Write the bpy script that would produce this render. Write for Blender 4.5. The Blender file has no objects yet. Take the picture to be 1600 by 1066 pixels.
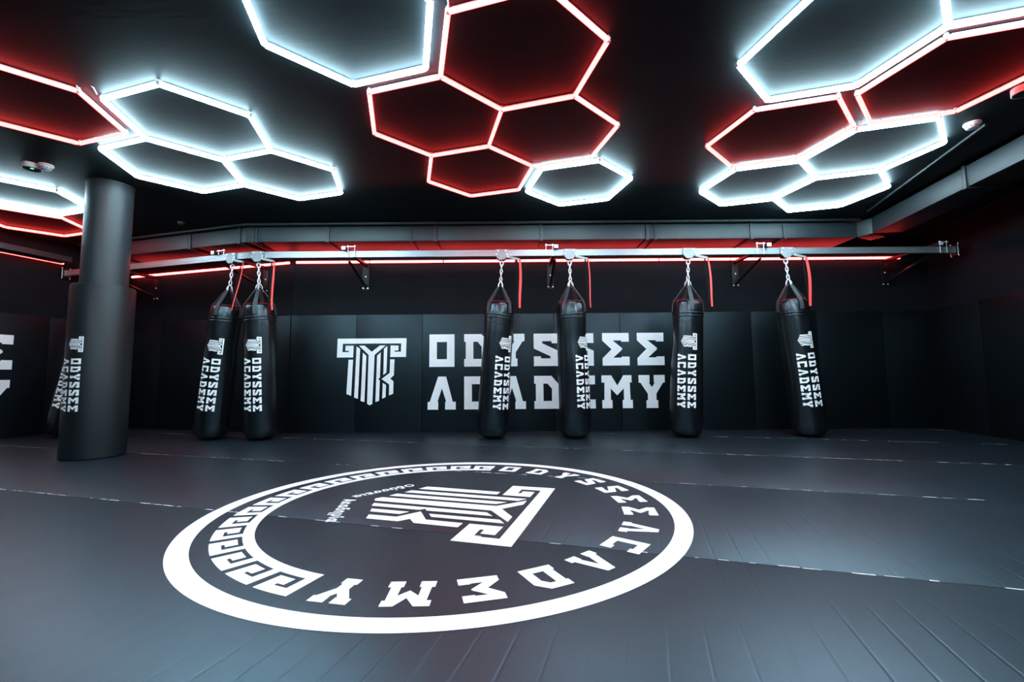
import bpy, bmesh, math, random
from mathutils import Vector, Matrix
from mathutils.geometry import tessellate_polygon

random.seed(7)
scene = bpy.context.scene
COL = scene.collection
R = math.radians

# ------------------------------------------------------------------ camera
HC = 0.8
cam_data = bpy.data.cameras.new('camera')
cam_data.sensor_width = 36.0
cam_data.lens = 703.0 / 1600.0 * 36.0
cam_data.clip_start = 0.05
cam_data.clip_end = 100
cam = bpy.data.objects.new('camera', cam_data)
COL.objects.link(cam)
cam.matrix_world = (Matrix.Translation((0, 0, HC)) @ Matrix.Rotation(R(90 + 4.65), 4, 'X')
                    @ Matrix.Rotation(R(-0.45), 4, 'Z'))
scene.camera = cam

# ------------------------------------------------------------------ world, exposure
world = bpy.data.worlds.new('world')
scene.world = world
world.use_nodes = True
world.node_tree.nodes['Background'].inputs[0].default_value = (0.0, 0.0, 0.0, 1)
world.node_tree.nodes['Background'].inputs[1].default_value = 0.0
vs = scene.view_settings
vs.view_transform = 'Standard'
vs.look = 'None'
vs.gamma = 1.0
vs.use_curve_mapping = False
vs.exposure = 0.0

WHITE_L = 72.0      # radiance of the white tubes
RED_L = 20.0        # radiance of the red tubes
LED_L = 22.0        # radiance of the wall strip


# ------------------------------------------------------------------ materials
def new_mat(name):
    m = bpy.data.materials.new(name)
    m.use_nodes = True
    nt = m.node_tree
    return m, nt, nt.nodes['Principled BSDF']


def mat(name, color, rough=0.5, metal=0.0, spec=0.5, var=0.0, scale=8.0, bump=0.0, bump_scale=60.0,
        coat=0.0, wave=None, stretch=(1, 1, 1), tint=None):
    """plain procedural surface: noise driven colour variation, fine bump, optional ribs"""
    m, nt, b = new_mat(name)
    b.inputs['Roughness'].default_value = rough
    b.inputs['Metallic'].default_value = metal
    b.inputs['Specular IOR Level'].default_value = spec
    b.inputs['Coat Weight'].default_value = coat
    if tint:
        b.inputs['Specular Tint'].default_value = (*tint, 1)
    tc = nt.nodes.new('ShaderNodeTexCoord')
    mp = nt.nodes.new('ShaderNodeMapping')
    mp.inputs['Scale'].default_value = stretch
    nt.links.new(tc.outputs['Object'], mp.inputs['Vector'])
    nz = nt.nodes.new('ShaderNodeTexNoise')
    nz.inputs['Scale'].default_value = scale
    nz.inputs['Detail'].default_value = 5
    nt.links.new(mp.outputs[0], nz.inputs['Vector'])
    ramp = nt.nodes.new('ShaderNodeValToRGB')
    lo = [max(0, c * (1 - var)) for c in color]
    hi = [min(1, c * (1 + var)) for c in color]
    ramp.color_ramp.elements[0].color = (*lo, 1)
    ramp.color_ramp.elements[1].color = (*hi, 1)
    ramp.color_ramp.elements[0].position = 0.3
    ramp.color_ramp.elements[1].position = 0.7
    nt.links.new(nz.outputs['Fac'], ramp.inputs[0])
    nt.links.new(ramp.outputs[0], b.inputs['Base Color'])
    h = None
    if bump:
        n2 = nt.nodes.new('ShaderNodeTexNoise')
        n2.inputs['Scale'].default_value = bump_scale
        n2.inputs['Detail'].default_value = 3
        nt.links.new(mp.outputs[0], n2.inputs['Vector'])
        h = nt.nodes.new('ShaderNodeBump')
        h.inputs['Strength'].default_value = bump
        h.inputs['Distance'].default_value = 0.002
        nt.links.new(n2.outputs['Fac'], h.inputs['Height'])
        nt.links.new(h.outputs[0], b.inputs['Normal'])
    if wave:
        w = nt.nodes.new('ShaderNodeTexWave')
        w.wave_type = 'BANDS'
        w.bands_direction = wave[0]
        w.wave_profile = wave[3] if len(wave) > 3 else 'SIN'
        w.inputs['Scale'].default_value = wave[1]
        w.inputs['Distortion'].default_value = wave[4] if len(wave) > 4 else 0.0
        w.inputs['Detail'].default_value = 1.0
        w.inputs['Detail Scale'].default_value = 0.4
        nt.links.new(tc.outputs['Object'], w.inputs['Vector'])
        h2 = nt.nodes.new('ShaderNodeBump')
        h2.inputs['Strength'].default_value = wave[2]
        h2.inputs['Distance'].default_value = 0.004
        nt.links.new(w.outputs['Fac'], h2.inputs['Height'])
        if h:
            nt.links.new(h.outputs[0], h2.inputs['Normal'])
        nt.links.new(h2.outputs[0], b.inputs['Normal'])
    return m


def emit(name, color, strength):
    m, nt, b = new_mat(name)
    b.inputs['Base Color'].default_value = (0.8, 0.8, 0.8, 1)
    b.inputs['Emission Color'].default_value = (*color, 1)
    b.inputs['Emission Strength'].default_value = strength
    return m


M = {}
M['ceiling'] = mat('ceiling_paint', (0.0042, 0.0056, 0.0064), 0.6, spec=0.14, tint=(.62, .88, 1.0), var=0.25, scale=1.3, bump=0.5, bump_scale=9, stretch=(1, 3, 1))
M['wall'] = mat('black_wall_paint', (0.0065, 0.0075, 0.0095), 0.6, spec=0.05, var=0.15, scale=2, bump=0.1, bump_scale=120)
M['pad'] = mat('black_vinyl_wall_pad', (0.0020, 0.0031, 0.0038), 0.42, spec=0.36, tint=(.62, .88, 1.0), var=0.15, scale=3, bump=0.08,
               bump_scale=220, wave=('X', 22.0, 0.06))
M['mat'] = mat('grey_vinyl_mat', (0.0034, 0.0052, 0.0074), 0.43, spec=1.0, var=0.08, scale=2.2, bump=0.10, bump_scale=160,
               stretch=(1, 0.35, 1))


def add_creases(m, period=0.112):
    """fold creases across the strip: narrow grooves at a fixed spacing, fading in and out; cool-tinted sheen"""
    nt = m.node_tree
    b = nt.nodes['Principled BSDF']
    b.inputs['Specular Tint'].default_value = (0.46, 0.80, 1.0, 1)
    tc = nt.nodes.new('ShaderNodeTexCoord')
    sp = nt.nodes.new('ShaderNodeSeparateXYZ')
    nt.links.new(tc.outputs['Object'], sp.inputs[0])

    def mth(op, a, v):
        n = nt.nodes.new('ShaderNodeMath')
        n.operation = op
        nt.links.new(a, n.inputs[0])
        if isinstance(v, (int, float)):
            n.inputs[1].default_value = v
        elif v is not None:
            nt.links.new(v, n.inputs[1])
        return n.outputs[0]
    f = mth('FRACT', mth('DIVIDE', sp.outputs['X'], period), None)
    d = mth('ABSOLUTE', mth('SUBTRACT', f, 0.5), None)
    mr = nt.nodes.new('ShaderNodeMapRange')
    mr.interpolation_type = 'SMOOTHSTEP'
    mr.inputs['From Min'].default_value = 0.0
    mr.inputs['From Max'].default_value = 0.07
    nt.links.new(d, mr.inputs['Value'])
    nz = nt.nodes.new('ShaderNodeTexNoise')
    nz.inputs['Scale'].default_value = 1.1
    nz.inputs['Detail'].default_value = 2
    nt.links.new(tc.outputs['Object'], nz.inputs['Vector'])
    mr2 = nt.nodes.new('ShaderNodeMapRange')
    mr2.inputs['From Min'].default_value = 0.38
    mr2.inputs['From Max'].default_value = 0.68
    nt.links.new(nz.outputs['Fac'], mr2.inputs['Value'])
    h = mth('MULTIPLY', mth('SUBTRACT', mr.outputs[0], 1.0), mr2.outputs[0])
    bp = nt.nodes.new('ShaderNodeBump')
    bp.inputs['Strength'].default_value = 0.3
    bp.inputs['Distance'].default_value = 0.004
    nt.links.new(h, bp.inputs['Height'])
    old = b.inputs['Normal'].links[0].from_socket
    nt.links.new(old, bp.inputs['Normal'])
    nt.links.new(bp.outputs[0], b.inputs['Normal'])
    # scuffs change the gloss a little
    n3 = nt.nodes.new('ShaderNodeTexNoise')
    n3.inputs['Scale'].default_value = 3.5
    n3.inputs['Detail'].default_value = 6
    n3.inputs['Roughness'].default_value = 0.65
    nt.links.new(tc.outputs['Object'], n3.inputs['Vector'])
    mr3 = nt.nodes.new('ShaderNodeMapRange')
    mr3.inputs['To Min'].default_value = 0.39
    mr3.inputs['To Max'].default_value = 0.46
    nt.links.new(n3.outputs['Fac'], mr3.inputs['Value'])
    nt.links.new(mr3.outputs[0], b.inputs['Roughness'])


add_creases(M['mat'])
M['subfloor'] = mat('dark_concrete', (0.02, 0.02, 0.022), 0.8, var=0.2)
M['print'] = mat('white_print', (0.88, 0.88, 0.88), 0.5, spec=0.35, var=0.03, scale=5)
M['stitch'] = mat('pale_seam', (0.62, 0.64, 0.66), 0.6, var=0.3, scale=30)
M['duct'] = mat('grey_duct_sheet', (0.0135, 0.0195, 0.0225), 0.5, metal=0.0, spec=0.4, var=0.12, scale=3, bump=0.05, bump_scale=30)
M['flange'] = mat('dark_duct_flange', (0.010, 0.013, 0.015), 0.5, metal=0.1, var=0.1)
M['alu'] = mat('brushed_aluminium', (0.24, 0.26, 0.27), 0.40, metal=0.65, var=0.10, scale=4, bump=0.05, bump_scale=90, stretch=(0.2, 1, 6))
M['steel'] = mat('zinc_steel', (0.85, 0.87, 0.88), 0.32, metal=0.45, var=0.08, scale=20)
M['plate'] = mat('grey_steel_plate', (0.22, 0.24, 0.25), 0.45, metal=0.3, var=0.08, scale=10)
M['dark_steel'] = mat('black_painted_steel', (0.005, 0.0055, 0.006), 0.45, metal=0.0, spec=0.25, var=0.1)
M['leather'] = mat('black_leather', (0.0035, 0.004, 0.0048), 0.27, spec=0.65, var=0.2, scale=5, bump=1.0, bump_scale=11, tint=(.7, .9, 1.0))
M['strap'] = mat('black_webbing', (0.03, 0.036, 0.04), 0.5, spec=0.4, var=0.15, scale=60)
M['lining'] = mat('red_lining', (0.45, 0.02, 0.025), 0.6, var=0.1)
M['cord_red'] = mat('red_ribbon', (0.80, 0.045, 0.035), 0.6, var=0.06)
M['cord_black'] = mat('black_ribbon', (0.004, 0.004, 0.005), 0.8, spec=0.1, var=0.1)
M['pillar'] = mat('dark_grey_pillar_paint', (0.013, 0.018, 0.021), 0.5, spec=0.4, var=0.1, scale=3, bump=0.05, bump_scale=60)
M['pillar_pad'] = mat('dark_vinyl_pillar_pad', (0.0046, 0.0074, 0.0090), 0.48, spec=0.32, var=0.1, scale=3, bump=0.06, bump_scale=90)
M['plastic'] = mat('white_plastic', (0.75, 0.75, 0.75), 0.4, var=0.03)
M['plastic_dark'] = mat('black_plastic', (0.03, 0.03, 0.033), 0.4, var=0.05)
M['clear'] = mat('frosted_connector', (0.70, 0.72, 0.74), 0.3, var=0.03)
M['strip_back'] = mat('grey_tube_back', (0.25, 0.27, 0.28), 0.5, metal=0.3, var=0.05)
M['white_light'] = emit('white_tube_light', (0.58, 0.87, 1.0), WHITE_L)
M['red_light'] = emit('red_tube_light', (1.0, 0.042, 0.039), RED_L)
M['strip_light'] = emit('red_strip_light', (1.0, 0.040, 0.037), LED_L)
M['green_light'] = emit('green_indicator', (0.05, 1.0, 0.30), 2.0)

# ------------------------------------------------------------------ helpers


def link(name, me, material=None, parent=None, mw=None):
    o = bpy.data.objects.new(name, me)
    COL.objects.link(o)
    if material and me and not me.materials:
        me.materials.append(material)
    if parent:
        o.parent = parent
    if mw is not None:
        o.matrix_local = mw
    return o


def empty(name, loc=(0, 0, 0), rz=0.0):
    o = bpy.data.objects.new(name, None)
    o.empty_display_size = 0.1
    o.location = loc
    o.rotation_euler = (0, 0, rz)
    COL.objects.link(o)
    return o


def tag(o, label=None, cat=None, group=None, kind=None):
    if label:
        o['label'] = label
    if cat:
        o['category'] = cat
    if group:
        o['group'] = group
    if kind:
        o['kind'] = kind
    return o


def to_mesh(bm, name, smooth=None):
    bmesh.ops.recalc_face_normals(bm, faces=bm.faces[:])
    me = bpy.data.meshes.new(name)
    bm.to_mesh(me)
    bm.free()
    if smooth is not None:
        for p in me.polygons:
            p.use_smooth = True
        me.set_sharp_from_angle(angle=R(smooth))
    return me


def add_box(bm, c, s, mw=None, bevel=0.0):
    r = bmesh.ops.create_cube(bm, size=1.0)
    vs_ = r['verts']
    for v in vs_:
        v.co = Vector((v.co.x * s[0] + c[0], v.co.y * s[1] + c[1], v.co.z * s[2] + c[2]))
    if bevel:
        es = list({e for v in vs_ for e in v.link_edges})
        rr = bmesh.ops.bevel(bm, geom=es, offset=bevel, segments=2, profile=0.6, affect='EDGES')
        vs_ = list({v for f in rr['faces'] for v in f.verts} | {v for v in vs_ if v.is_valid})
    if mw is not None:
        for v in vs_:
            v.co = mw @ v.co
    return vs_


def box_mesh(name, s, bevel=0.0, c=(0, 0, 0)):
    bm = bmesh.new()
    add_box(bm, c, s, None, bevel)
    return to_mesh(bm, name, 40 if bevel else None)


def frame_on(d, up=Vector((0, 0, 1))):
    d = d.normalized()
    if abs(d.dot(up)) > 0.98:
        up = Vector((1, 0, 0))
    x = up.cross(d).normalized()
    y = d.cross(x).normalized()
    return x, y


def add_tube(bm, pts, rad, seg=8, closed=False, caps=True):
    pts = [Vector(p) for p in pts]
    n = len(pts)
    rings = []
    px = None
    for i, p in enumerate(pts):
        if closed:
            d = pts[(i + 1) % n] - pts[i - 1]
        else:
            d = pts[min(i + 1, n - 1)] - pts[max(i - 1, 0)]
        d.normalize()
        if px is None:
            x, y = frame_on(d)
        else:
            x = (px - d * px.dot(d)).normalized()
            y = d.cross(x)
        px = x
        r = rad(i) if callable(rad) else rad
        rings.append([bm.verts.new(p + x * (r * math.cos(2 * math.pi * k / seg)) + y * (r * math.sin(2 * math.pi * k / seg))) for k in range(seg)])
    m = n if closed else n - 1
    for i in range(m):
        a, b = rings[i], rings[(i + 1) % n]
        for k in range(seg):
            bm.faces.new((a[k], a[(k + 1) % seg], b[(k + 1) % seg], b[k]))
    if caps and not closed:
        bm.faces.new(rings[0])
        bm.faces.new(rings[-1])


def tube_mesh(name, pts, rad, seg=8, closed=False):
    bm = bmesh.new()
    add_tube(bm, pts, rad, seg, closed)
    return to_mesh(bm, name, 50)


def add_lathe(bm, prof, seg=32, mw=None):
    rings = []
    for r, z in prof:
        if r < 1e-6:
            rings.append([bm.verts.new((0, 0, z))])
        else:
            rings.append([bm.verts.new((r * math.cos(2 * math.pi * k / seg), r * math.sin(2 * math.pi * k / seg), z)) for k in range(seg)])
    for a, b in zip(rings, rings[1:]):
        for k in range(seg):
            k2 = (k + 1) % seg
            if len(a) == 1 and len(b) == 1:
                continue
            if len(a) == 1:
                bm.faces.new((a[0], b[k2], b[k]))
            elif len(b) == 1:
                bm.faces.new((a[k], a[k2], b[0]))
            else:
                bm.faces.new((a[k], a[k2], b[k2], b[k]))
    if mw is not None:
        for ring in rings:
            for v in ring:
                v.co = mw @ v.co


def lathe_mesh(name, prof, seg=32, smooth=35):
    bm = bmesh.new()
    add_lathe(bm, prof, seg)
    return to_mesh(bm, name, smooth)


# ------------------------------------------------------------------ lettering: angular slab capitals drawn as polygons
def mirror(pts, w):
    return pts + [(w - x, y) for x, y in reversed(pts)]


GLYPH = {
    'O': (0.77, [[(0, 0), (.77, 0), (.77, 1), (0, 1)], [(.23, .235), (.54, .235), (.54, .765), (.23, .765)]]),
    'D': (0.77, [[(0, 0), (.77, 0), (.77, .72), (.53, 1), (0, 1), (0, .765), (.05, .765), (.05, .235), (0, .235)],
                 [(.28, .235), (.54, .235), (.54, .61), (.41, .765), (.28, .765)]]),
    'Y': (0.80, [mirror([(.22, 0), (.22, .235), (.27, .235), (.27, .43), (.055, .77), (0, .77), (0, 1), (.335, 1), (.335, .77), (.31, .77), (.40, .63)][:-1], .80)]),
    'S': (0.77, [[(0, 1), (.77, 1), (.77, .70), (.55, .70), (.55, .765), (.26, .765), (.26, .70), (.77, .46), (.77, 0), (0, 0),
                  (0, .30), (.22, .30), (.22, .235), (.51, .235), (.51, .30), (0, .54)]]),
    'E': (0.83, [[(0, 1), (.82, 1), (.82, .73), (.575, .73), (.575, .77), (.32, .77), (.605, .535), (.605, .485), (.33, .24),
                  (.585, .24), (.585, .27), (.83, .27), (.83, 0), (0, 0), (0, .22), (.28, .50), (0, .77)]]),
    'A': (0.855, [[(.317, 1), (.56, 1), (.765, .235), (.855, .235), (.855, 0), (.535, 0), (.535, .235), (.565, .235), (.433, .645),
                   (.30, .235), (.325, .235), (.32, 0), (0, 0), (0, .235), (.065, .235)]]),
    'C': (0.77, [[(0, 0), (.77, 0), (.77, .30), (.55, .30), (.55, .235), (.235, .235), (.235, .765), (.55, .765), (.55, .70),
                  (.77, .70), (.77, 1), (0, 1)]]),
    'M': (0.93, [[(0, 1), (0, .78), (.09, .78), (.075, .25), (.01, .25), (.01, 0), (.32, 0), (.32, .25), (.275, .25), (.275, .60),
                  (.47, .39), (.675, .60), (.675, .25), (.63, .25), (.63, 0), (.94, 0), (.94, .25), (.875, .25), (.86, .78),
                  (.92, .78), (.92, 1), (.67, 1), (.48, .69), (.30, 1)]]),
}
# insert the centre notch of Y
_y = GLYPH['Y'][1][0]
GLYPH['Y'][1][0] = _y[:10] + [(.40, .63)] + _y[10:]

_E = [
    [(140, 160), (718, 160), (715, 317), (583, 317), (585, 220), (652, 222), (650, 262), (620, 262), (620, 273), (672, 273),
     (674, 203), (184, 203), (182, 273), (235, 273), (235, 262), (207, 262), (208, 220), (275, 220), (272, 318), (137, 318)],
    [(320, 220), (367, 220), (428, 272), (495, 220), (543, 220), (452, 298), (440, 705), (417, 717), (396, 703), (402, 298)],
    [(235, 337), (272, 337), (263, 637), (223, 622)],
    [(300, 225), (330, 248), (320, 663), (288, 652)],
    [(353, 278), (383, 305), (374, 690), (342, 680)],
    [(473, 305), (503, 277), (500, 488), (484, 500), (499, 512), (495, 680), (465, 690)],
    [(530, 247), (558, 225), (553, 447), (527, 466)],
    [(524, 533), (552, 550), (549, 650), (521, 662)],
    [(583, 337), (619, 337), (615, 470), (585, 497), (613, 520), (612, 622), (577, 636), (577, 545), (513, 500), (580, 450)],
]
EMBLEM = [[((x - 428.0) / 581.0, (438.5 - y) / 581.0) for x, y in p] for p in _E]      # unit width, centred


def flat_bm(polys, steps_u=None, steps_v=None):
    """polys: list of contour lists ([outer, hole...]) in the uv plane -> triangulated bmesh cut along u / v grid"""
    bm = bmesh.new()
    for loops in polys:
        vv = [[Vector((x, y, 0)) for x, y in lp] for lp in loops]
        flat = [v for lp in vv for v in lp]
        bv = [bm.verts.new(v) for v in flat]
        for t in tessellate_polygon(vv):
            try:
                bm.faces.new([bv[i] for i in t])
            except ValueError:
                pass
    for axis, step in ((0, steps_u), (1, steps_v)):
        if not step:
            continue
        lo = min(v.co[axis] for v in bm.verts)
        hi = max(v.co[axis] for v in bm.verts)
        k = math.floor(lo / step) + 1
        while k * step < hi:
            co = Vector((0, 0, 0))
            co[axis] = k * step
            no = Vector((0, 0, 0))
            no[axis] = 1
            bmesh.ops.bisect_plane(bm, geom=bm.verts[:] + bm.edges[:] + bm.faces[:], plane_co=co, plane_no=no, dist=1e-6)
            k += 1
    return bm


def glyph_polys(ch, h, ox=0.0, oy=0.0, sx=1.0):
    w, loops = GLYPH[ch]
    return [[[(ox + (x - w / 2) * h * sx, oy + y * h) for x, y in lp] for lp in loops]]


def emblem_polys(width, ox=0.0, oy=0.0):
    return [[[(ox + x * width, oy + y * width) for x, y in lp]] for lp in EMBLEM]


def print_on(name, polys, fn, parent, su=None, sv=None, thick=0.0006):
    bm = flat_bm(polys, su, sv)
    for v in bm.verts:
        v.co = fn(v.co.x, v.co.y)
    me = to_mesh(bm, name)
    return link(name, me, M['print'], parent)


# ------------------------------------------------------------------ room plan
ZC = 2.968
PAD_H = 1.77
WA = Vector((-3.36, 6.84))                     # bend of the back wall
DA = Vector((-0.9636, 0.2672))                 # direction of the receding back wall
WB = WA + DA * 3.60                           # left back corner
DL = Vector((0.2672, 0.9636))                  # left wall runs along this
WC = Vector((6.42, 6.84))                      # right back corner
DR = Vector((0.235, 0.972)).normalized()
WL0 = WB - DL * 12.0
WR0 = WC - DR * 11.2


def wall(name, a, b, zt=ZC, th=0.15):
    """box wall whose inner face runs a -> b (interior on the right hand side of a->b)"""
    a = Vector((a.x, a.y, 0))
    b = Vector((b.x, b.y, 0))
    d = (b - a)
    L = d.length
    ang = math.atan2(d.y, d.x)
    me = box_mesh(name, (L, th, zt), 0, (L / 2, th / 2, zt / 2))
    o = link(name, me, M['wall'])
    o.location = a
    o.rotation_euler = (0, 0, ang)
    tag(o, kind='structure')
    return o, L


def add_pads(w, L, start=0.0, pw=1.0, th=0.04):
    me = {}
    x = start
    while x < L - 0.02:
        ww = min(pw, L - x)
        key = round(ww, 3)
        if key not in me:
            me[key] = box_mesh('wall_pad', (ww - 0.004, th - 0.001, PAD_H), 0.006, (0, 0, PAD_H / 2))
        o = link('wall_pad', me[key], M['pad'], w)
        o.location = (x + ww / 2, -th / 2 - 0.0005, 0.001)
        x += ww


# room seen from inside: walls run left wall (towards the corner), angled, main, right
wall_left, LL = wall('wall_left', WL0, WB)
wall_ang, LA = wall('wall_back_left', WB, WA)
wall_back, LB = wall('wall_back', WA, WC)
wall_right, LR = wall('wall_right', WC, WR0)
wall_front, LF = wall('wall_front', WR0, WL0)
add_pads(wall_left, LL, LL - 12.0)
add_pads(wall_ang, LA)
add_pads(wall_back, LB, -0.0)
add_pads(wall_right, LR)
wall_left['label'] = 'black left wall with padded lower half and white lettering'
wall_ang['label'] = 'black padded wall section angled away behind the pillar'
wall_back['label'] = 'black padded back wall with white emblem and lettering'
wall_right['label'] = 'black padded right wall in deep shade'
wall_front['label'] = 'black wall behind the viewer'

# ceiling and floor
poly = [WL0, WB, WA, WC, WR0]


def slab(name, z0, z1, material, grow=0.15):
    bm = bmesh.new()
    c = Vector((0, 3))
    pts = [p + (p - c).normalized() * grow for p in poly]
    lo = [bm.verts.new((p.x, p.y, z0)) for p in pts]
    hi = [bm.verts.new((p.x, p.y, z1)) for p in pts]
    bm.faces.new(lo)
    bm.faces.new(hi)
    for i in range(len(pts)):
        j = (i + 1) % len(pts)
        bm.faces.new((lo[i], lo[j], hi[j], hi[i]))
    return tag(link(name, to_mesh(bm, name), material), kind='structure')


ceiling = slab('ceiling', ZC, ZC + 0.12, M['ceiling'])
ceiling['label'] = 'black painted ceiling above the hexagon lights'
floor = slab('floor', -0.14, -0.04, M['subfloor'])
floor['label'] = 'training floor covered in dark grey roll-out mats'

# mats: long strips, direction -16.5 degrees
MA = R(-16.5)
MX = Vector((math.cos(MA), math.sin(MA), 0))
MY = Vector((-math.sin(MA), math.cos(MA), 0))
mat_w = 1.455
seam0 = 2.205
mat_me = box_mesh('mat', (17.0, mat_w - 0.004, 0.04), 0.003)
mrot = Matrix.Rotation(MA, 4, 'Z')
for k in range(-4, 5):
    yc = seam0 + (k + 0.5) * mat_w
    p = MX * (-0.8 + 0.037 * (k * 7 % 5)) + MY * yc
    o = link('mat', mat_me, M['mat'], floor)
    o.matrix_local = Matrix.Translation((p.x, p.y, -0.02)) @ mrot

# broken pale line along the mat joints
bm = bmesh.new()
for k in range(-2, 5):
    y = seam0 + k * mat_w
    x = -8.5
    while x < 8.0:
        dens = 0.8
        ln = random.uniform(0.015, 0.10)
        if random.random() < dens:
            off = random.uniform(-0.002, 0.002)
            a = MX * x + MY * (y + off)
            b = MX * (x + ln) + MY * (y + off)
            w = random.uniform(0.0025, 0.0055)
            q = [a - MY * w, b - MY * w, b + MY * w, a + MY * w]
            if Vector((a.x, a.y)).length > 1.2:
                bm.faces.new([bm.verts.new((v.x, v.y, 0.0012)) for v in q])
        x += ln + random.choice((0.01, 0.03, 0.08, 0.2))
st = link('seam_dashes', to_mesh(bm, 'seam_dashes'), M['stitch'], floor)
tag(st, kind='stuff')

# ------------------------------------------------------------------ floor print
RC = Vector((-0.403, 2.914))
UPA = R(-15.7)


def ring_fn(z=0.0016):
    return lambda a, r: Vector((RC.x + r * math.cos(R(a)), RC.y + r * math.sin(R(a)), z))


bm = bmesh.new()
N = 180
ro, ri = 1.430, 1.338
vo = [bm.verts.new(ring_fn()(i * 360 / N, ro)) for i in range(N)]
vi = [bm.verts.new(ring_fn()(i * 360 / N, ri)) for i in range(N)]
for i in range(N):
    j = (i + 1) % N
    bm.faces.new((vo[i], vo[j], vi[j], vi[i]))
link('ring_print', to_mesh(bm, 'ring_print'), M['print'], floor)

up2 = Vector((math.cos(UPA), math.sin(UPA)))
rt2 = Vector((math.sin(UPA), -math.cos(UPA)))


def floor_plane(up, origin):
    rt = Vector((up.y, -up.x))
    return lambda u, v: Vector((origin.x + rt.x * u + up.x * v, origin.y + rt.y * u + up.y * v, 0.0016))


for lp in emblem_polys(1.165):
    print_on('emblem_bar', [lp], floor_plane(up2, RC + up2 * 0.012), floor)
txt = 'ODYSSEEACADEMY'
rel = [7.9 + 13.15 * k for k in range(7)]
angs = [a for a in reversed(rel)] + [-a for a in rel]
LH = 0.195
for ch, ra in zip(txt, angs):
    a = UPA + R(ra)
    d = Vector((math.cos(a), math.sin(a)))
    print_on('letter', glyph_polys(ch, LH, 0, -LH / 2), floor_plane(d, RC + d * 1.166), floor)
# meander border
per = 10.15
nun = 17
for i in range(nun):
    p = per if i < nun - 1 else per - 1.8
    ri_, ro_ = 1.068, 1.262
    s = per - 1.8
    pl = [(0, ri_), (p, ri_), (p, 1.122), (2.4, 1.122), (2.4, 1.212), (5.7, 1.212), (5.7, 1.197), (4.0, 1.197), (4.0, 1.142),
          (s, 1.142), (s, ro_), (0, ro_)]
    if i == nun - 1:
        pl = [(0, ri_), (p, ri_), (p, 1.122), (2.4, 1.122), (2.4, 1.212), (5.7, 1.212), (5.7, 1.197), (4.0, 1.197), (4.0, 1.142),
              (s, 1.142), (s, ro_), (0, ro_)]
        pl = [q for q in pl]
        pl[2] = (p - 0.001, 1.122)
    a0 = 249.6 - i * per
    fn = ring_fn()
    print_on('meander_key', [[pl]], lambda u, v, a0=a0: fn(a0 - u, v), floor, su=1.7)


# small Greek words along the two lower edges of the emblem, drawn with a broad pen
def oval(cx, cy, rx, ry):
    return [(cx + rx * math.cos(k * math.pi / 9), cy + ry * math.sin(k * math.pi / 9)) for k in range(19)]


STROKES = {
    'Ο': (1.3, [oval(.65, .68, .50, .55)]),
    'δ': (.9, [oval(.45, .43, .33, .37), [(.66, .72), (.30, 1.08), (.42, 1.33), (.78, 1.33)]]),
    'ύ': (.9, [[(.12, .92), (.12, .42), (.28, .12), (.58, .12), (.76, .42), (.76, .92)], [(.40, 1.15), (.52, 1.42)]]),
    'σ': (.95, [oval(.42, .43, .32, .37), [(.42, .82), (.95, .82)]]),
    'ε': (.85, [[(.76, .78), (.5, .90), (.2, .82), (.18, .64), (.5, .49), (.15, .33), (.2, .12), (.5, .05), (.78, .17)]]),
    'ι': (.45, [[(.2, .92), (.2, .2), (.36, .06)]]),
    'ί': (.45, [[(.2, .92), (.2, .2), (.36, .06)], [(.16, 1.15), (.30, 1.42)]]),
    'α': (.95, [oval(.40, .45, .30, .37), [(.74, .92), (.72, .42), (.88, .06)]]),
    'Α': (1.0, [[(.06, 0), (.5, 1.33), (.94, 0)], [(.25, .40), (.75, .40)]]),
    'κ': (.85, [[(.14, .94), (.14, 0)], [(.72, .92), (.16, .45), (.76, .02)]]),
    'η': (.85, [[(.14, .94), (.14, 0)], [(.14, .62), (.34, .86), (.58, .82), (.68, .58), (.68, -.40)]]),
    'μ': (.85, [[(.14, .94), (.14, -.40)], [(.14, .34), (.30, .10), (.54, .12), (.70, .36), (.70, .94)]]),
}


def pen_mesh(ch, h, pen=0.27):
    w, strokes = STROKES[ch]
    bm = bmesh.new()
    z = 0.0
    for st_ in strokes:
        pts = [Vector(((x - w / 2) * h, y * h, 0)) for x, y in st_]
        hw = pen * h / 2
        for a, b in zip(pts, pts[1:]):
            d = (b - a).normalized() * hw
            n = Vector((-d.y, d.x, 0))
            z += 0.000012
            up_ = Vector((0, 0, z))
            bm.faces.new([bm.verts.new(v + up_) for v in (a - n - d * .55, b - n + d * .55, b + n + d * .55, a + n - d * .55)])
    me = bpy.data.meshes.new('small_letter')
    bm.to_mesh(me)
    bm.free()
    return me


for word, pa, pb in (('Οδύσσεια', (-.405, -.507), (-.045, -.698)), ('Ακαδημία', (.065, -.692), (.445, -.524))):
    wts = [STROKES[c][0] + .12 for c in word]
    cum = 0.0
    tot = sum(wts) - wts[0] / 2 - wts[-1] / 2
    pa, pb = Vector(pa), Vector(pb)
    du = (pb - pa).normalized()
    rt = Vector((rt2.x * du.x + up2.x * du.y, rt2.y * du.x + up2.y * du.y))
    up = Vector((-rt.y, rt.x))
    for c, w in zip(word, wts):
        q = pa.lerp(pb, (cum + w / 2 - wts[0] / 2) / tot)
        cum += w
        me = pen_mesh(c, 0.056)
        o = link('small_letter', me, M['print'], floor)
        org = RC + rt2 * q.x + up2 * q.y - up * 0.030
        o.matrix_local = Matrix(((rt.x, up.x, 0, org.x), (rt.y, up.y, 0, org.y), (0, 0, 1, 0.0016), (0, 0, 0, 1)))


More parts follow.
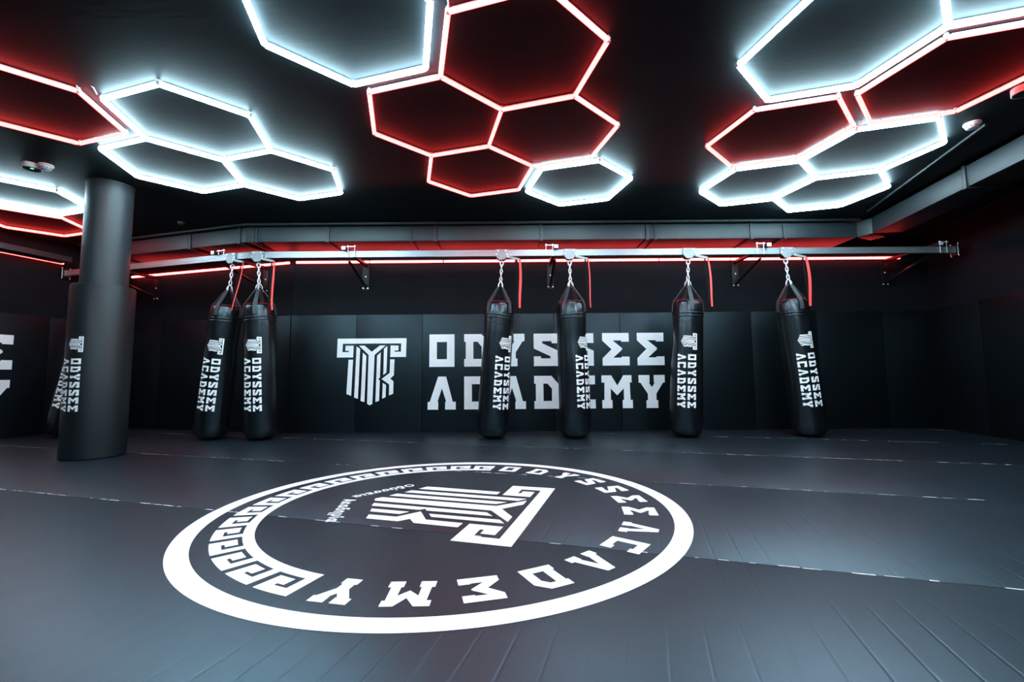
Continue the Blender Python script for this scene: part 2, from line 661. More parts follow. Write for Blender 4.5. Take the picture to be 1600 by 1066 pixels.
# ------------------------------------------------------------------ wall print (local x along wall, -y into the room)
def wall_print(w, x_left, scale=1.0):
    yy = -0.0418
    LHW = 0.492
    adv = 0.5265
    z1, z2 = 1.462 - LHW, 0.822 - LHW
    fn = lambda u, v: Vector((u, yy, v))
    for row, z in (('ODYSSEE', z1), ('ACADEMY', z2)):
        for i, ch in enumerate(row):
            print_on('letter', glyph_polys(ch, LHW, x_left + 0.19 + i * adv, z), fn, w)
    return fn


x0 = (670.6 - 800) / 703 * 6.8 + 3.36
fnw = wall_print(wall_back, x0)
ex = (580.5 - 800) / 703 * 6.8 + 3.36
for lp in emblem_polys(1.05, ex, 0.905):
    print_on('emblem_bar', [lp], fnw, wall_back)
# same lettering on the left wall, ending near the corner
wall_print(wall_left, LL - 4.95)

# ------------------------------------------------------------------ hexagon lights
K = 1.2073
SIDE = 0.5856
ZT = 2.94


def dirv(deg):
    return Vector((math.cos(R(deg)), math.sin(R(deg))))


def hexc(c, th):
    return [c + dirv(th + 60 * k) * SIDE for k in range(6)]


def rotv(v, th):
    c, s = math.cos(R(th)), math.sin(R(th))
    return Vector((v[0] * c - v[1] * s, v[0] * s + v[1] * c))


FIX = []
th = 103.29
o_ = Vector((-.0565, 2.8515)) * K
FIX.append(('red', th, [o_ + dirv(th - 180) * SIDE, o_ + dirv(th + 60) * SIDE, o_ + dirv(th - 60) * SIDE, o_ + dirv(th) * 2 * SIDE],
            'red light of four joined hexagons on the ceiling above the floor emblem'))
th = 103.15
o_ = Vector((-2.2177, 3.0348)) * K
FIX.append(('white', th, [o_, o_ + rotv((1.5, .866), th) * SIDE, o_ + rotv((1.5, -.866), th) * SIDE],
            'white light of three joined hexagons beside the pillar'))
th = 103.12
o_ = Vector((2.8661, 3.4603)) * K
FIX.append(('white', th, [o_, o_ + rotv((1.5, -.866), th) * SIDE, o_ + rotv((1.5, .866), th) * SIDE],
            'white light of three joined hexagons near the right end of the duct'))
FIX.append(('white', 103.47, [Vector((.6167, 4.0385)) * K], 'single small-looking white hexagon light touching the four red ones'))
FIX.append(('red', 103.76, [Vector((1.9855, 3.214)) * K], 'single red hexagon light between the white ones on the right'))
FIX.append(('white', 103.4, [Vector((-.8355, 2.1124)) * K], 'large white hexagon light cut off at the top edge left of centre'))
FIX.append(('red', 103.4, [Vector((-3.115, 2.764)) * K], 'red hexagon light at the upper left edge of the photo'))
w1 = Vector((1.7756, 2.2994)) * K
FIX.append(('white', 103.4, [w1, w1 + dirv(103.4 + 210) * SIDE * math.sqrt(3)], 'white light of two joined hexagons at the top right edge'))
FIX.append(('red', 103.4, [Vector((2.6635, 2.5771)) * K], 'red hexagon light at the right edge beside the round green-lit lamp'))
FIX.append(('white', 103.4, [Vector((-4.7054, 4.2055)) * K], 'white hexagon light at the left edge partly behind the pillar'))
FIX.append(('red', 103.4, [Vector((-5.3578, 4.9157)) * K], 'red hexagon light at the left edge nearest the left wall'))
# unseen hexagon lights, added over and behind the viewer to brighten the near floor
r3 = SIDE * math.sqrt(3)
for colr_, c_, nb, lab in (('white', (2.3, 0.75), (210, 270), 'added unseen white light of three joined hexagons right of the viewer'),
                           ('white', (-0.9, 0.35), (210, 150), 'added unseen white light of three joined hexagons above the viewer'),
                           ('red', (0.9, -1.15), (270,), 'added unseen red light of two joined hexagons behind the viewer'),
                           ('white', (-4.2, 1.0), (210, 270), 'added unseen white light of three joined hexagons left of the viewer'),
                           ('white', (1.0, -3.3), (30, 330), 'added unseen white light of three joined hexagons far behind the viewer')):
    c_ = Vector(c_)
    FIX.append((colr_, 103.4, [c_] + [c_ + dirv(103.4 + a) * r3 for a in nb], lab))

conn_me = lathe_mesh('connector', [(0, -.012), (.013, -.012), (.018, -.006), (.018, .012), (.015, .018), (0, .018)], 12)
clip_me = lathe_mesh('ceiling_clip', [(0, 0), (.006, 0), (.006, .0075), (.013, .008), (.013, .0105), (0, .0105)], 10)
tube_cache = {}
for colr, th, cs, label in FIX:
    cen = sum(cs, Vector((0, 0))) / len(cs)
    root = empty('hexagon_light', (cen.x, cen.y, ZC))
    tag(root, label, 'ceiling light', 'hexagon lights on the ceiling')
    verts = []
    edges = set()

    def vid(p):
        for i, q in enumerate(verts):
            if (q - p).length < 0.02:
                return i
        verts.append(p)
        return len(verts) - 1
    for c in cs:
        ids = [vid(p) for p in hexc(c, th)]
        for a, b in zip(ids, ids[1:] + ids[:1]):
            edges.add((min(a, b), max(a, b)))
    rad = 0.019 if colr == 'white' else 0.0165  # white tubes made thicker to stand in for their bloom
    if colr not in tube_cache:
        t = tube_mesh('tube', [(-SIDE / 2 + .009, 0, 0), (SIDE / 2 - .009, 0, 0)], rad, 10)
        bmb = bmesh.new()
        add_box(bmb, (0, 0, rad + .004), (SIDE - .05, .014, .003))
        for sx in (-.22, 0, .22):
            add_box(bmb, (sx, 0, rad + .001), (.012, .012, .006))
        tube_cache[colr] = (t, to_mesh(bmb, 'tube_back'))
    tme, bme = tube_cache[colr]
    for a, b in sorted(edges):
        pa, pb = verts[a], verts[b]
        m = (pa + pb) / 2
        ang = math.atan2((pb - pa).y, (pb - pa).x)
        o = link('tube', tme, M[colr + '_light'], root)
        o.location = (m.x - cen.x, m.y - cen.y, ZT - ZC)
        o.rotation_euler = (0, 0, ang)
        link('tube_back', bme, M['strip_back'], o)
    for p in verts:
        o = link('connector', conn_me, M['clear'], root)
        o.location = (p.x - cen.x, p.y - cen.y, ZT - ZC)
        c = link('ceiling_clip', clip_me, M['clear'], o)
        c.location = (0, 0, .0172)


def cord(name, pts, rad, material, label, cat, group=None):
    # smooth the control points with a Catmull-Rom pass
    P = [Vector(p) for p in pts]
    out = []
    for i in range(len(P) - 1):
        p0, p1, p2, p3 = P[max(i - 1, 0)], P[i], P[i + 1], P[min(i + 2, len(P) - 1)]
        for s in range(6):
            t = s / 6
            out.append(0.5 * ((2 * p1) + (p2 - p0) * t + (2 * p0 - 5 * p1 + 4 * p2 - p3) * t * t + (3 * p1 - p0 - 3 * p2 + p3) * t ** 3))
    out.append(P[-1])
    o = link(name, tube_mesh(name, out, rad, 6), material)
    return tag(o, label, cat, group)


def at(px, py, z):
    """room point at height z seen at a photo position (used only to read off positions)"""
    u = (px - 800) / 703.0
    v = (py - 533) / 703.0
    a = R(-0.45)
    u, v = math.cos(a) * u + math.sin(a) * v, -math.sin(a) * u + math.cos(a) * v
    cp, sp = math.cos(R(4.65)), math.sin(R(4.65))
    d = Vector((u, cp + sp * v, sp - cp * v))
    return Vector((0, 0, HC)) + d * ((z - HC) / d.z)


for (px, py, label) in ((134, 142, 'short looped power cord between the left red and white hexagon lights'),
                        (686, 8, 'short looped power cord between the upper white and red hexagon lights'),
                        (1338, 194, 'short looped power cord between the right red hexagon lights')):
    p = at(px, py, ZT)
    cord('power_cord', [p + Vector((-.06, .03, .0)), p + Vector((-.05, -.02, .03)), p + Vector((0, -.05, .048)), p + Vector((.05, -.01, .03)),
                        p + Vector((.045, .04, .0))], 0.005, M['clear'], label, 'cable', 'power cords of the hexagon lights')
p = at(873, 321, ZT)
cord('power_cord', [p, p + Vector((0, .1, .05)), Vector((p.x + .02, p.y + .5, ZC - .008)), Vector((p.x, 6.02, ZC - .008))], 0.005, M['dark_steel'],
     'thin dark cord running from the small white hexagon to the duct', 'cable')
a, b = at(1356, 330, 2.954), at(1541, 194, 2.954)
link_o = link('ceiling_conduit', tube_mesh('ceiling_conduit', [a, b], 0.013, 8), M['duct'])
tag(link_o, 'thin grey conduit on the ceiling beside the right duct', 'conduit')

# ------------------------------------------------------------------ ventilation duct
DZ0, DZ1 = 2.716, 2.935
duct = tag(empty('ventilation_duct', (0, 6.15, DZ1)), 'grey rectangular ventilation duct hung around the edge of the ceiling', 'duct')
dinv = Matrix.Translation((0, -6.15, -DZ1))


def duct_run(a, b, joints, depth=0.36, z0=DZ0, z1=DZ1, name='duct_section'):
    """front edge a -> b, body lies to the left of a->b"""
    a = Vector(a)
    b = Vector(b)
    d = (b - a)
    L = d.length
    ang = math.atan2(d.y, d.x)
    base = dinv @ Matrix.Translation((a.x, a.y, 0)) @ Matrix.Rotation(ang, 4, 'Z')
    cuts = [0] + joints + [L]
    for s, e in zip(cuts, cuts[1:]):
        me = box_mesh('duct_section', (e - s - 0.004, depth, z1 - z0), 0.004, ((s + e) / 2, depth / 2, (z0 + z1) / 2))
        link(name, me, M['duct'], duct, base)
    for j in joints:
        me = box_mesh('duct_flange', (0.045, depth + 0.03, z1 - z0 + 0.03), 0.003, (j, depth / 2, (z0 + z1) / 2))
        link('duct_flange', me, M['flange'], duct, base)


def mx(px, d):
    return (px - 800) / 703.0 * d


YD = 6.15
xl = mx(377, YD)
xr = mx(1352, YD)
duct_run((xl, YD), (xr, YD), [mx(p, YD) - xl for p in (392, 507, 679, 848, 1017, 1184)], 0.66)
# receding left run: b is the bend, body on the left of a->b
La = 3.25
aL = Vector((xl, YD)) + DA * La
duct_run(aL, (xl, YD), [La - 2.55, La - 1.02, La - 0.12], 0.68)
# right run, with the mitred elbow
e1 = Vector((xr, YD))
e2 = Vector((mx(1378, 5.98), 5.98))
r_end = e2 - Vector((0.15, 0.989)) * 8.0
duct_run(e1, e2, [], 0.34)
duct_run(e2, r_end, [1.50, 2.7, 3.9, 5.1], 0.36)
# slim dark tray along the left wall
off = Vector((DL.y, -DL.x)) * 0.34
tl = WB + off - DL * 0.95
duct_run(tl - DL * 7, tl, [1.5, 3.0, 4.5, 6.0], 0.26, 2.62, 2.70, 'tray_section')
# hangers with ceiling plate
for px, dz in ((388, 0), (1030, 0), (1236, 0), (640, 0)):
    x = mx(px, YD - .02)
    bm = bmesh.new()
    add_tube(bm, [(x, YD - .02, DZ0 - .02), (x, YD - .02, ZC)], 0.006, 8)
    add_box(bm, (x, YD - .02, ZC - 0.015), (0.10, 0.05, 0.03))
    add_box(bm, (x, YD + .30, DZ0 - .012), (0.03, 0.70, 0.02))
    link('duct_hanger', to_mesh(bm, 'duct_hanger', 40), M['flange'], duct, dinv)
# cable pipe along the top front of the duct
pp = [Vector((*(aL + Vector((0, -.06))), ZC - .022)), Vector((xl, YD - .06, ZC - .022)), Vector((xr, YD - .06, ZC - .022))]
pipe = link('ceiling_pipe', tube_mesh('ceiling_pipe', pp, 0.021, 10), M['duct'])
tag(pipe, 'thin grey pipe clipped to the ceiling just above the duct', 'pipe')

# ------------------------------------------------------------------ red wall light strips
ZL = 2.592
ZLL = 2.64


def led_run(w, xs, label, zl=2.592):
    root = empty('light_strip')
    root.parent = None
    root.matrix_world = w.matrix_basis @ Matrix.Translation((xs[0], 0, zl))
    tag(root, label, 'light strip', 'red light strips along the tops of the walls')
    for s, e in zip(xs, xs[1:]):
        L = e - s - 0.022
        me = tube_mesh('strip_tube', [(-L / 2, 0, 0), (L / 2, 0, 0)], 0.0185, 10)
        o = link('strip_tube', me, M['strip_light'], root)
        o.location = ((s + e) / 2 - xs[0], -0.038, 0)
        bk = box_mesh('strip_holder', (L + .012, 0.018, 0.03), 0.002)
        h = link('strip_holder', bk, M['plastic_dark'], root)
        h.location = ((s + e) / 2 - xs[0], -0.0095, 0)
    return root


def wx(px):
    return mx(px, 6.82) + 3.36


bpy.context.view_layer.update()
led_run(wall_back, [wx(p) for p in (458, 575, 692, 806.6, 921, 1034.5, 1148, 1261, 1374.7, 1417)],
        'long red light strip across the top of the back wall')
led_run(wall_ang, [0.25, 1.33, 2.43, 3.18, 3.55], 'red light strip on the angled wall section right of the pillar')
led_run(wall_left, [LL - 4.6, LL - 3.5, LL - 2.4, LL - 1.75, LL - 1.06, LL - 0.88],
        'red light strip high on the left wall left of the pillar', ZLL)

# ------------------------------------------------------------------ bag rail
YR = 6.0
RZ = 2.482
RH, RW = 0.085, 0.06
bend = Vector((-3.56, YR))
rail = tag(empty('bag_rail', (0, YR, RZ)), 'silver aluminium track rail the punching bags hang from', 'rail')
rinv = Matrix.Translation((0, -YR, -RZ))


def rail_piece(a, b, name='rail_segment'):
    a = Vector(a)
    b = Vector(b)
    d = b - a
    L = d.length
    bm = bmesh.new()
    # box profile with lips and a groove along the face
    for (y, z, sy, sz) in ((0, 0, RW * 0.86, RH * 0.80), (0, RH / 2 - .006, RW, .012), (0, -RH / 2 + .006, RW, .012), (0, 0.0, RW * 0.94, .014)):
        add_box(bm, (L / 2, y, z), (L, sy, sz), None)
    me = to_mesh(bm, name)
    return link(name, me, M['alu'], rail, rinv @ Matrix.Translation((a.x, a.y, RZ)) @ Matrix.Rotation(math.atan2(d.y, d.x), 4, 'Z'))


mid_a = bend + DA * 0.16
mid_b = bend + Vector((0.16, 0))
rail_piece(mid_b, (2.0, YR))
rail_piece((2.002, YR), (6.02, YR))
rail_piece(bend + DA * 3.56, mid_a)
cv = []
for i in range(7):
    t = i / 6
    q = mid_a * (1 - t) ** 2 + bend * 2 * t * (1 - t) + mid_b * t * t
    cv.append(q)
for a, b in zip(cv, cv[1:]):
    rail_piece(a, b, 'rail_bend')

ep = box_mesh('end_plate', (0.012, 0.13, 0.15), 0.002)
for q, ang in ((bend + DA * 3.566, math.atan2(DA.y, DA.x)), (Vector((6.027, YR)), 0.0)):
    o = link('end_plate', ep, M['dark_steel'], rail, rinv @ Matrix.Translation((q.x, q.y, RZ)) @ Matrix.Rotation(ang, 4, 'Z'))
    for by in (-.052, .052):
        bm = bmesh.new()
        add_tube(bm, [(0, by, -.085), (0, by, .09)], 0.007, 6)
        link('bolt', to_mesh(bm, 'bolt', 40), M['steel'], o)

# wall brackets: beam on top of the rail, diagonal brace, wall plate
br_beam = box_mesh('beam', (0.05, 0.94, 0.043), 0.004, (0, -0.47, 0))
br_plate = box_mesh('wall_plate', (0.10, 0.012, 0.40), 0.002, (0, -0.006, -0.19))
bm = bmesh.new()
add_tube(bm, [(0, -0.012, -0.34), (0, -0.72, -0.13)], 0.022, 4)
br_brace = to_mesh(bm, 'brace')
bolt_me = lathe_mesh('bolt', [(0, 0), (.011, 0), (.011, .007), (.008, .011), (0, .011)], 8)
cap_me = box_mesh('end_cap', (0.054, 0.008, 0.047), 0.002)
bm = bmesh.new()
add_tube(bm, [(-.045, 0, -.11), (-.045, 0, .05)], 0.005, 6)
add_tube(bm, [(.045, 0, -.11), (.045, 0, .05)], 0.005, 6)
add_box(bm, (0, 0, .031), (.12, .036, .008))
for sx in (-.045, .045):
    add_lathe(bm, [(0, .035), (.011, .035), (.011, .047), (0, .047)], 6, Matrix.Translation((sx, 0, 0)))
clamp_me = to_mesh(bm, 'clamp', 40)
brackets = [(wall_back, -2.245 + 3.36, 'rail bracket on the back wall above the white emblem'),
            (wall_back, 0.60 + 3.36, 'rail bracket on the back wall between the two middle punching bags'),
            (wall_back, 3.45 + 3.36, 'rail bracket on the back wall beside the rightmost punching bag'),
            (wall_back, 5.75 + 3.36, 'rail bracket in shade at the right end of the rail'),
            (wall_ang, LA - 0.52, 'rail bracket on the angled wall behind the two left punching bags'),
            (wall_ang, LA - 2.80, 'rail bracket on the angled wall next to the pillar')]
left_clamp = (brackets[1][2], brackets[2][2], brackets[5][2])
for w, x, label in brackets:
    root = empty('rail_bracket')
    root.matrix_world = w.matrix_basis @ Matrix.Translation((x, 0, 2.547))
    tag(root, label, 'bracket', 'brackets holding the bag rail')
    link('beam', br_beam, M['dark_steel'], root)
    c = link('end_cap', cap_me, M['plastic'], root)
    c.location = (0, -0.944, 0)
    link('brace', br_brace, M['dark_steel'], root)
    pl = link('wall_plate', br_plate, M['dark_steel'], root)
    for (bx, bz) in ((-.035, -.36), (.035, -.36), (.0, -.18)):
        o = link('bolt', bolt_me, M['steel'], pl)
        o.matrix_local = Matrix.Translation((bx, -0.012, bz)) @ Matrix.Rotation(R(90), 4, 'X')
    cl = link('clamp', clamp_me, M['steel'], root)
    cl.location = (0.085 if label not in left_clamp else -0.085, -0.884, 0)

# ------------------------------------------------------------------ trolleys and punching bags
pl_bm = bmesh.new()
outline = [(-.085, .05), (.085, .05), (.085, -.035), (.035, -.09), (-.035, -.09), (-.085, -.035)]
f_ = pl_bm.faces.new([pl_bm.verts.new((x, 0, z)) for x, z in outline])
ex_ = bmesh.ops.extrude_face_region(pl_bm, geom=[f_])
for v in ex_['geom']:
    if isinstance(v, bmesh.types.BMVert):
        v.co.y += 0.006
plate_me = to_mesh(pl_bm, 'side_plate')
wheel_me = lathe_mesh('wheel', [(0, -.02), (.02, -.02), (.022, 0), (.02, .02), (0, .02)], 14)
bm = bmesh.new()
lv = [(.045, -.055), (.075, -.048), (.215, -.085), (.225, -.097), (.205, -.108), (.15, -.10), (.05, -.075)]
f_ = bm.faces.new([bm.verts.new((x, 0, z)) for x, z in lv])
ex_ = bmesh.ops.extrude_face_region(bm, geom=[f_])
for v in ex_['geom']:
    if isinstance(v, bmesh.types.BMVert):
        v.co.y += 0.022
lever_me = to_mesh(bm, 'brake_lever')


def ribbon_mesh(name, pts, w, th=0.003):
    bm = bmesh.new()
    prev = None
    for (x, y, z, wd) in pts:
        q = [bm.verts.new((x - wd / 2, y - th / 2, z)), bm.verts.new((x + wd / 2, y - th / 2, z)),
             bm.verts.new((x + wd / 2, y + th / 2, z)), bm.verts.new((x - wd / 2, y + th / 2, z))]
        if prev:
            for i in range(4):
                j = (i + 1) % 4
                bm.faces.new((prev[i], prev[j], q[j], q[i]))
        else:
            bm.faces.new(q)
        prev = q
    bm.faces.new(prev)
    return to_mesh(bm, name)


def link_ring(bm, c, rx, rz, wire, rot):
    pts = []
    for k in range(14):
        a = 2 * math.pi * k / 14
        p = Vector((rx * math.cos(a), 0, rz * math.sin(a)))
        p = Matrix.Rotation(rot, 3, 'Z') @ p
        pts.append(p + Vector(c))
    add_tube(bm, pts, wire, 6, True)


BAG_R = [(0.00, .10), (0.012, .150), (0.04, .185), (0.10, .203), (0.30, .208), (0.55, .206), (0.85, .203), (1.15, .200), (1.40, .200), (1.60, .198),
         (1.66, .1975), (1.70, .196), (1.75, .190), (1.785, .178), (1.80, .160)]


def bag_r(z):
    for (z0, r0), (z1, r1) in zip(BAG_R, BAG_R[1:]):
        if z <= z1:
            return r0 + (r1 - r0) * (z - z0) / (z1 - z0)
    return BAG_R[-1][1]


def smooth_prof():
    zs = [0, .004, .012, .025, .04, .06, .08, .10, .15, .2, .3, .4, .5, .6, .7, .8, .9, 1.0, 1.1, 1.2, 1.3, 1.4, 1.5, 1.58, 1.63, 1.66, 1.70, 1.73, 1.755, 1.775, 1.79, 1.80]
    return [(0, 0)] + [(bag_r(z), z) for z in zs] + [(.150, 1.797), (.10, 1.775), (0, 1.77)]


def make_bag(trolley_at, bottom_at, face, dent, label, rail_ang=0.0, cord_bend=(0, 0), length=1.80, twist=0.0, tlabel='', clabel=''):
    """bag hung at trolley_at (x, y); bottom_at is where its base rests; face = turn of the print about the axis (degrees, + to the right)"""
    T = Vector((trolley_at[0], trolley_at[1], 2.372))
    # trolley
    tr = tag(empty('rail_trolley', (trolley_at[0], trolley_at[1], RZ), rail_ang), tlabel, 'trolley', 'trolleys on the bag rail')
    for s in (-1, 1):
        o = link('side_plate', plate_me, M['plate'], tr)
        o.location = (0, -0.044 if s < 0 else 0.038, -0.005)
        if s < 0:
            for bx, bz in ((-.05, .03), (.05, .03), (-.072, -.018), (.072, -.018)):
                b = link('bolt', bolt_me, M['steel'], o)
                b.matrix_local = Matrix.Translation((bx, 0, bz)) @ Matrix.Rotation(R(90), 4, 'X')
    for bx in (-.05, .05):
        o = link('wheel', wheel_me, M['dark_steel'], tr)
        o.matrix_local = Matrix.Translation((bx, 0, -RH / 2 - .023)) @ Matrix.Rotation(R(90), 4, 'X')
    o = link('brake_lever', lever_me, M['plate'], tr)
    o.location = (.02, -0.068, 0.0)
    b = link('bolt', bolt_me, M['steel'], o)
    b.matrix_local = Matrix.Translation((.065, 0, -.062)) @ Matrix.Rotation(R(90), 4, 'X')
    cx, cw = cord_bend
    z0 = -.098
    red = [(.243 + cx * t * t + 0.008 * math.sin(5 * t), -.055 - .13 * t, z0 - .68 * t, cw * (0.75 + .35 * math.sin(2.4 * t + .4))) for t in [i / 12 for i in range(13)]]
    o = link('pull_ribbon', ribbon_mesh('pull_ribbon', red, .02), M['cord_red'], tr)
    o['label'] = 'red pull ribbon'
    blk = [(.205 + cx * .6 * t, -.045 - .13 * t, z0 + .012 - .66 * t, .022) for t in [i / 6 for i in range(7)]]
    o = link('pull_ribbon', ribbon_mesh('pull_ribbon', blk, .02), M['cord_black'], tr)
    o['label'] = 'black pull ribbon'

    # bag axis
    B = Vector((bottom_at[0], bottom_at[1], 0.0))
    ax = (T - B).normalized()
    tilt = math.acos(max(-1, min(1, ax.z)))
    B.z = bag_r(0.0) * math.sin(tilt) + 0.012 * math.sin(tilt) * 4 + 0.004
    ax = (T - B).normalized()
    view = Vector((B.x, B.y, 0)).normalized()              # from the viewer to the bag
    yv = (view - ax * view.dot(ax)).normalized()
    xv = yv.cross(ax).normalized()
    mw = Matrix(((xv.x, yv.x, ax.x, B.x), (xv.y, yv.y, ax.y, B.y), (xv.z, yv.z, ax.z, B.z), (0, 0, 0, 1)))
    total = (T - B).length
    root = empty('punching_bag')
    root.matrix_world = mw
    tag(root, label, 'punching bag', 'punching bags hanging from the rail')
    bm = bmesh.new()
    add_lathe(bm, smooth_prof(), 48)
    rnd = random.Random(sum(map(ord, label)) % 1000 + int(dent * 100))
    ph = [rnd.uniform(0, 6.28) for _ in range(6)]

    def deform(co):
        a = math.atan2(co.y, co.x)
        z = co.z
        s = 1 + 0.012 * math.sin(2 * a + ph[0] + z * 1.7) + 0.010 * math.sin(3 * a + ph[1] - 2.3 * z) + 0.008 * math.sin(a * 5 + ph[2] + 5 * z)
        # a soft dent where the bag gets hit
        s -= dent * 0.11 * math.exp(-((z - 1.30) / .22) ** 2) * max(0, math.cos(a - ph[3]))
        # gathered leather near the top
        s -= 0.022 * math.exp(-((z - 1.72) / .05) ** 2) * (0.5 + 0.5 * math.sin(a * 8 + ph[4]))
        return Vector((co.x * s, co.y * s, z))
    for v in bm.verts:
        v.co = deform(v.co)
    body = link('bag_body', to_mesh(bm, 'bag_body', 60), M['leather'], root)
    # stitched bands below the top
    for zb in (1.585, 1.625):
        bm = bmesh.new()
        pts = []
        for k in range(40):
            a = 2 * math.pi * k / 40
            p = deform(Vector((bag_r(zb) * math.cos(a), bag_r(zb) * math.sin(a), zb)))
            p.z += .006 * math.sin(2 * a + ph[5])
            pts.append(p)
        add_tube(bm, pts, 0.0095, 6, True)
        link('seam_band', to_mesh(bm, 'seam_band', 60), M['leather'], body)
    bm = bmesh.new()
    add_lathe(bm, [(0, 1.776), (.13, 1.790), (.158, 1.806), (.162, 1.803), (.158, 1.797), (0, 1.772)], 32)
    o = link('top_lining', to_mesh(bm, 'top_lining', 50), M['lining'], root)
    o['label'] = 'red lining at the top opening'
    # straps
    z_ap = 2.035
    for k in range(4):
        a = R(45 + 90 * k + twist)
        ca, sa = math.cos(a), math.sin(a)
        tx, ty = -sa, ca
        bm = bmesh.new()
        prev = None
        path = [(.2015, 1.655), (.2025, 1.69), (.199, 1.74), (.184, 1.80), (.14, 1.862), (.075, 1.96), (.022, z_ap)]
        for i, (r, z) in enumerate(path):
            w = .026 if i < 5 else (.022 if i < 6 else .014)
            # outward normal of the path for thickness
            j0, j1 = path[max(i - 1, 0)], path[min(i + 1, len(path) - 1)]
            dr, dz = j1[0] - j0[0], j1[1] - j0[1]
            ln = math.hypot(dr, dz)
            nr, nz_ = dz / ln * .0035, -dr / ln * .0035
            q = []
            for sr, sw in ((-1, -1), (1, -1), (1, 1), (-1, 1)):
                rr, zz = r + sr * nr, z + sr * nz_
                q.append(bm.verts.new((ca * rr + tx * w * sw, sa * rr + ty * w * sw, zz)))
            if prev:
                for i2 in range(4):
                    j2 = (i2 + 1) % 4
                    bm.faces.new((prev[i2], prev[j2], q[j2], q[i2]))
            else:
                bm.faces.new(q)
            prev = q
        bm.faces.new(prev)
        link('strap', to_mesh(bm, 'strap', 40), M['strap'], root)
    # hooks, snap ring and chain up to the trolley
    for k in range(4):
        a = R(45 + 90 * k + twist)
        bm = bmesh.new()
        pts = [Vector((.030 * math.cos(a) * s, .030 * math.sin(a) * s, z)) for s, z in ((1.35, z_ap - .03), (1.3, z_ap + .005), (.85, z_ap + .035), (.2, z_ap + .052))]
        add_tube(bm, pts, 0.007, 6)
        link('hook', to_mesh(bm, 'hook', 60), M['steel'], root)
    ztop = total
    zc = z_ap + .055
    n = max(3, int(round((ztop - zc) / .052)))
    step = (ztop - zc) / n
    for i in range(n):
        bm = bmesh.new()
        big = (i == n - 1)
        link_ring(bm, (0, 0, zc + (i + .5) * step), .021 if big else .0145, step * .5 + .008, .009 if big else .0078, R(90) * (i % 2) + R(twist * .5) if not big else 0.0)
        link('chain_link', to_mesh(bm, 'chain_link', 60), M['steel'], root)
    # print: reads downwards, tops of the letters to the right
    bx = R(face)

    def wrap(u, v):
        z = 1.345 - u
        a = bx + v / 0.203
        r = bag_r(z)
        p = deform(Vector((r * math.sin(a), -r * math.cos(a), z)))
        s = (r + .0022) / r
        return Vector((p.x * s, p.y * s, z))
    LHB = 0.104
    gap = 0.026
    sx = 0.93
    adv = 0.1025
    for lp in emblem_polys(0.215, 0.1, 0.024):
        print_on('emblem_bar', [lp], wrap, body, 0.06, 0.02)
    for row, v0 in (('ODYSSEE', gap / 2), ('ACADEMY', -gap / 2 - LHB)):
        for i, ch in enumerate(row):
            print_on('letter', glyph_polys(ch, LHB, 0.265 + .04 + i * adv, v0, sx), wrap, body, 0.06, 0.02)
    return root


yA = lambda x: YR + (x - bend.x) * (DA.y / DA.x)
ra_ = math.atan2(-DA.y, -DA.x)
BAGS = [
    ((-3.83, yA(-3.83)), (-4.09, 6.16), -31, .6, 'black punching bag at the left end of the group, leaning left, beside its twin', ra_, (-.02, .016), 10,
     'trolley at the bend of the rail nearest the pillar'),
    ((-3.43, YR), (-3.36, 6.10), -30, .3, 'black punching bag second from the pillar, pressed against its left neighbour', 0, (.07, .024), 30,
     'trolley just right of the bend of the rail'),
    ((-.13, YR), (-.275, 6.08), 29, .8, 'black punching bag hiding the second wall letter, leaning slightly left', 0, (.0, .030), 0,
     'trolley holding the bag in front of the second wall letter'),
    ((.79, YR), (.835, 6.05), 43, .6, 'black punching bag in the middle with its print turned far to the right', 0, (.005, .014), 18,
     'trolley beside the middle rail bracket'),
    ((2.40, YR), (2.30, 6.06), 0, 1.3, 'black punching bag at the right end of the wall lettering, print facing forward', 0, (-.02, .024), -30,
     'trolley above the bag at the end of the wall lettering'),
    ((3.72, YR), (3.93, 6.02), 24, .3, 'black punching bag furthest right, leaning right, alone by the dark wall', 0, (-.06, .034), -12,
     'trolley furthest right on the rail, beside a bracket'),
    ((-6.19, yA(-6.19)), (-6.42, 6.50), -29, .4, 'black punching bag mostly hidden behind the pillar', ra_, (.0, .02), 10,
     'trolley hidden behind the pillar'),
]
for (t, b, face, dent, label, ra, cb, tw, tl_) in BAGS:
    make_bag(t, b, face, dent, label, ra, cb, twist=tw, tlabel=tl_)

# ------------------------------------------------------------------ pillar
PC = Vector((-4.46, 4.86))
pil = tag(empty('pillar', (PC.x, PC.y, 0)), 'round dark grey pillar with a padded lower sleeve and white print', 'pillar')
link('pillar_shaft', lathe_mesh('pillar_shaft', [(0, 1.80), (.204, 1.80), (.204, 2.954), (.212, 2.955), (.212, 2.967), (0, 2.967)], 64), M['pillar'], pil)
sleeve = link('pad_sleeve', lathe_mesh('pad_sleeve', [(0, .002), (.266, .002), (.272, .012), (.272, 1.80), (.264, 1.818), (.20, 1.82), (0, 1.82)], 72, 30),
              M['pillar_pad'], pil)
va = math.atan2(PC.x, PC.y)


def wrap_p(u, v):
    z = 1.255 - u
    a = R(-54) + v / .272
    x, y = .2735 * math.sin(a), -.2735 * math.cos(a)
    c, s = math.cos(-va), math.sin(-va)
    return Vector((x * c - y * s, x * s + y * c, z))


for lp in emblem_polys(0.16, 0.08, 0.046):
    print_on('emblem_bar', [lp], wrap_p, sleeve, None, 0.02)
for row, v0 in (('ODYSSEE', .013), ('ACADEMY', -.013 - .10)):
    for i, ch in enumerate(row):
        print_on('letter', glyph_polys(ch, .10, .255 + i * .0795, v0, .76), wrap_p, sleeve, None, 0.02)


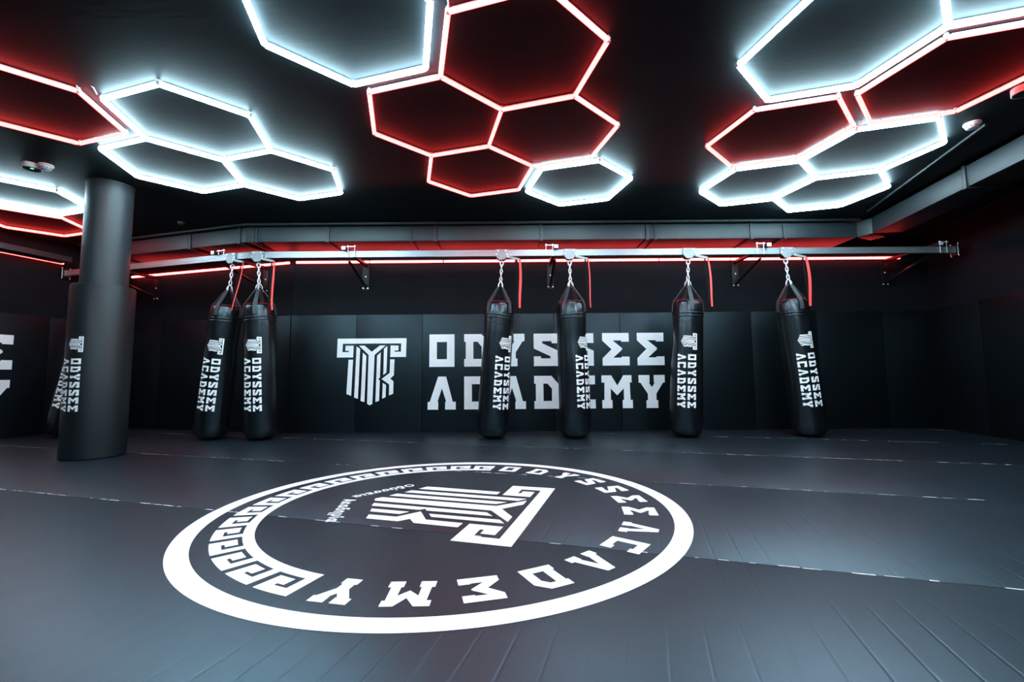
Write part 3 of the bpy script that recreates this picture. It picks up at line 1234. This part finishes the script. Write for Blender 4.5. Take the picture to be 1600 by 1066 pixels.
# ------------------------------------------------------------------ detectors and round lamps on the ceiling
def detector(p, label):
    root = tag(empty('smoke_detector', (p.x, p.y, ZC)), label, 'smoke detector')
    link('detector_base', lathe_mesh('detector_base', [(0, 0), (.058, 0), (.060, -.012), (.056, -.018), (0, -.018)], 32), M['plastic'], root)
    link('detector_head', lathe_mesh('detector_head', [(.048, -.0182), (.050, -.030), (.040, -.048), (.020, -.053), (0, -.053)], 32), M['plastic'], root)
    slot = box_mesh('detector_vent', (.012, .003, .010), 0)
    for k in range(10):
        a = 2 * math.pi * k / 10
        o = link('detector_vent', slot, M['plastic_dark'], root)
        o.location = (.0465 * math.cos(a), .0465 * math.sin(a), -.036)
        o.rotation_euler = (0, 0, a + math.pi / 2)


def round_lamp(p, label):
    root = tag(empty('round_lamp', (p.x, p.y, ZC)), label, 'emergency lamp')
    link('lamp_rim', lathe_mesh('lamp_rim', [(.0, 0), (.075, 0), (.075, -.046), (.070, -.050), (.066, -.046), (0, -.040)], 36), M['plastic'], root)
    link('lamp_face', lathe_mesh('lamp_face', [(.0, -.0405), (.0655, -.0465), (.064, -.049), (0, -.049)], 36), M['plastic_dark'], root)
    bm = bmesh.new()
    add_box(bm, (0, 0, -.050), (.030, .010, .003))
    add_box(bm, (0, 0, -.050), (.010, .026, .003))
    o = link('indicator', to_mesh(bm, 'indicator'), M['green_light'], root)
    o.location = (.02, -.015, 0)
    o['label'] = 'lit green indicator'


detector(at(72, 258, 2.965), 'white round smoke detector beside the green-lit lamp left of the pillar')
round_lamp(at(50, 259, 2.955), 'round black-faced lamp with green light left of the pillar')
detector(at(1519, 193, 2.965), 'white round smoke detector beside the right duct')
round_lamp(at(1601, 139, 2.955), 'round black-faced lamp with green light at the right edge')
p = at(283, 347, 2.97)
spot = tag(empty('ceiling_sensor', (p.x, p.y, ZC)), 'small dark round sensor on the ceiling above the left duct', 'sensor')
link('sensor_body', lathe_mesh('sensor_body', [(0, 0), (.04, 0), (.04, -.02), (.03, -.028), (0, -.03)], 20), M['plastic_dark'], spot)
link('sensor_lens', lathe_mesh('sensor_lens', [(.018, -.0285), (.014, -.038), (0, -.042)], 16), M['flange'], spot)
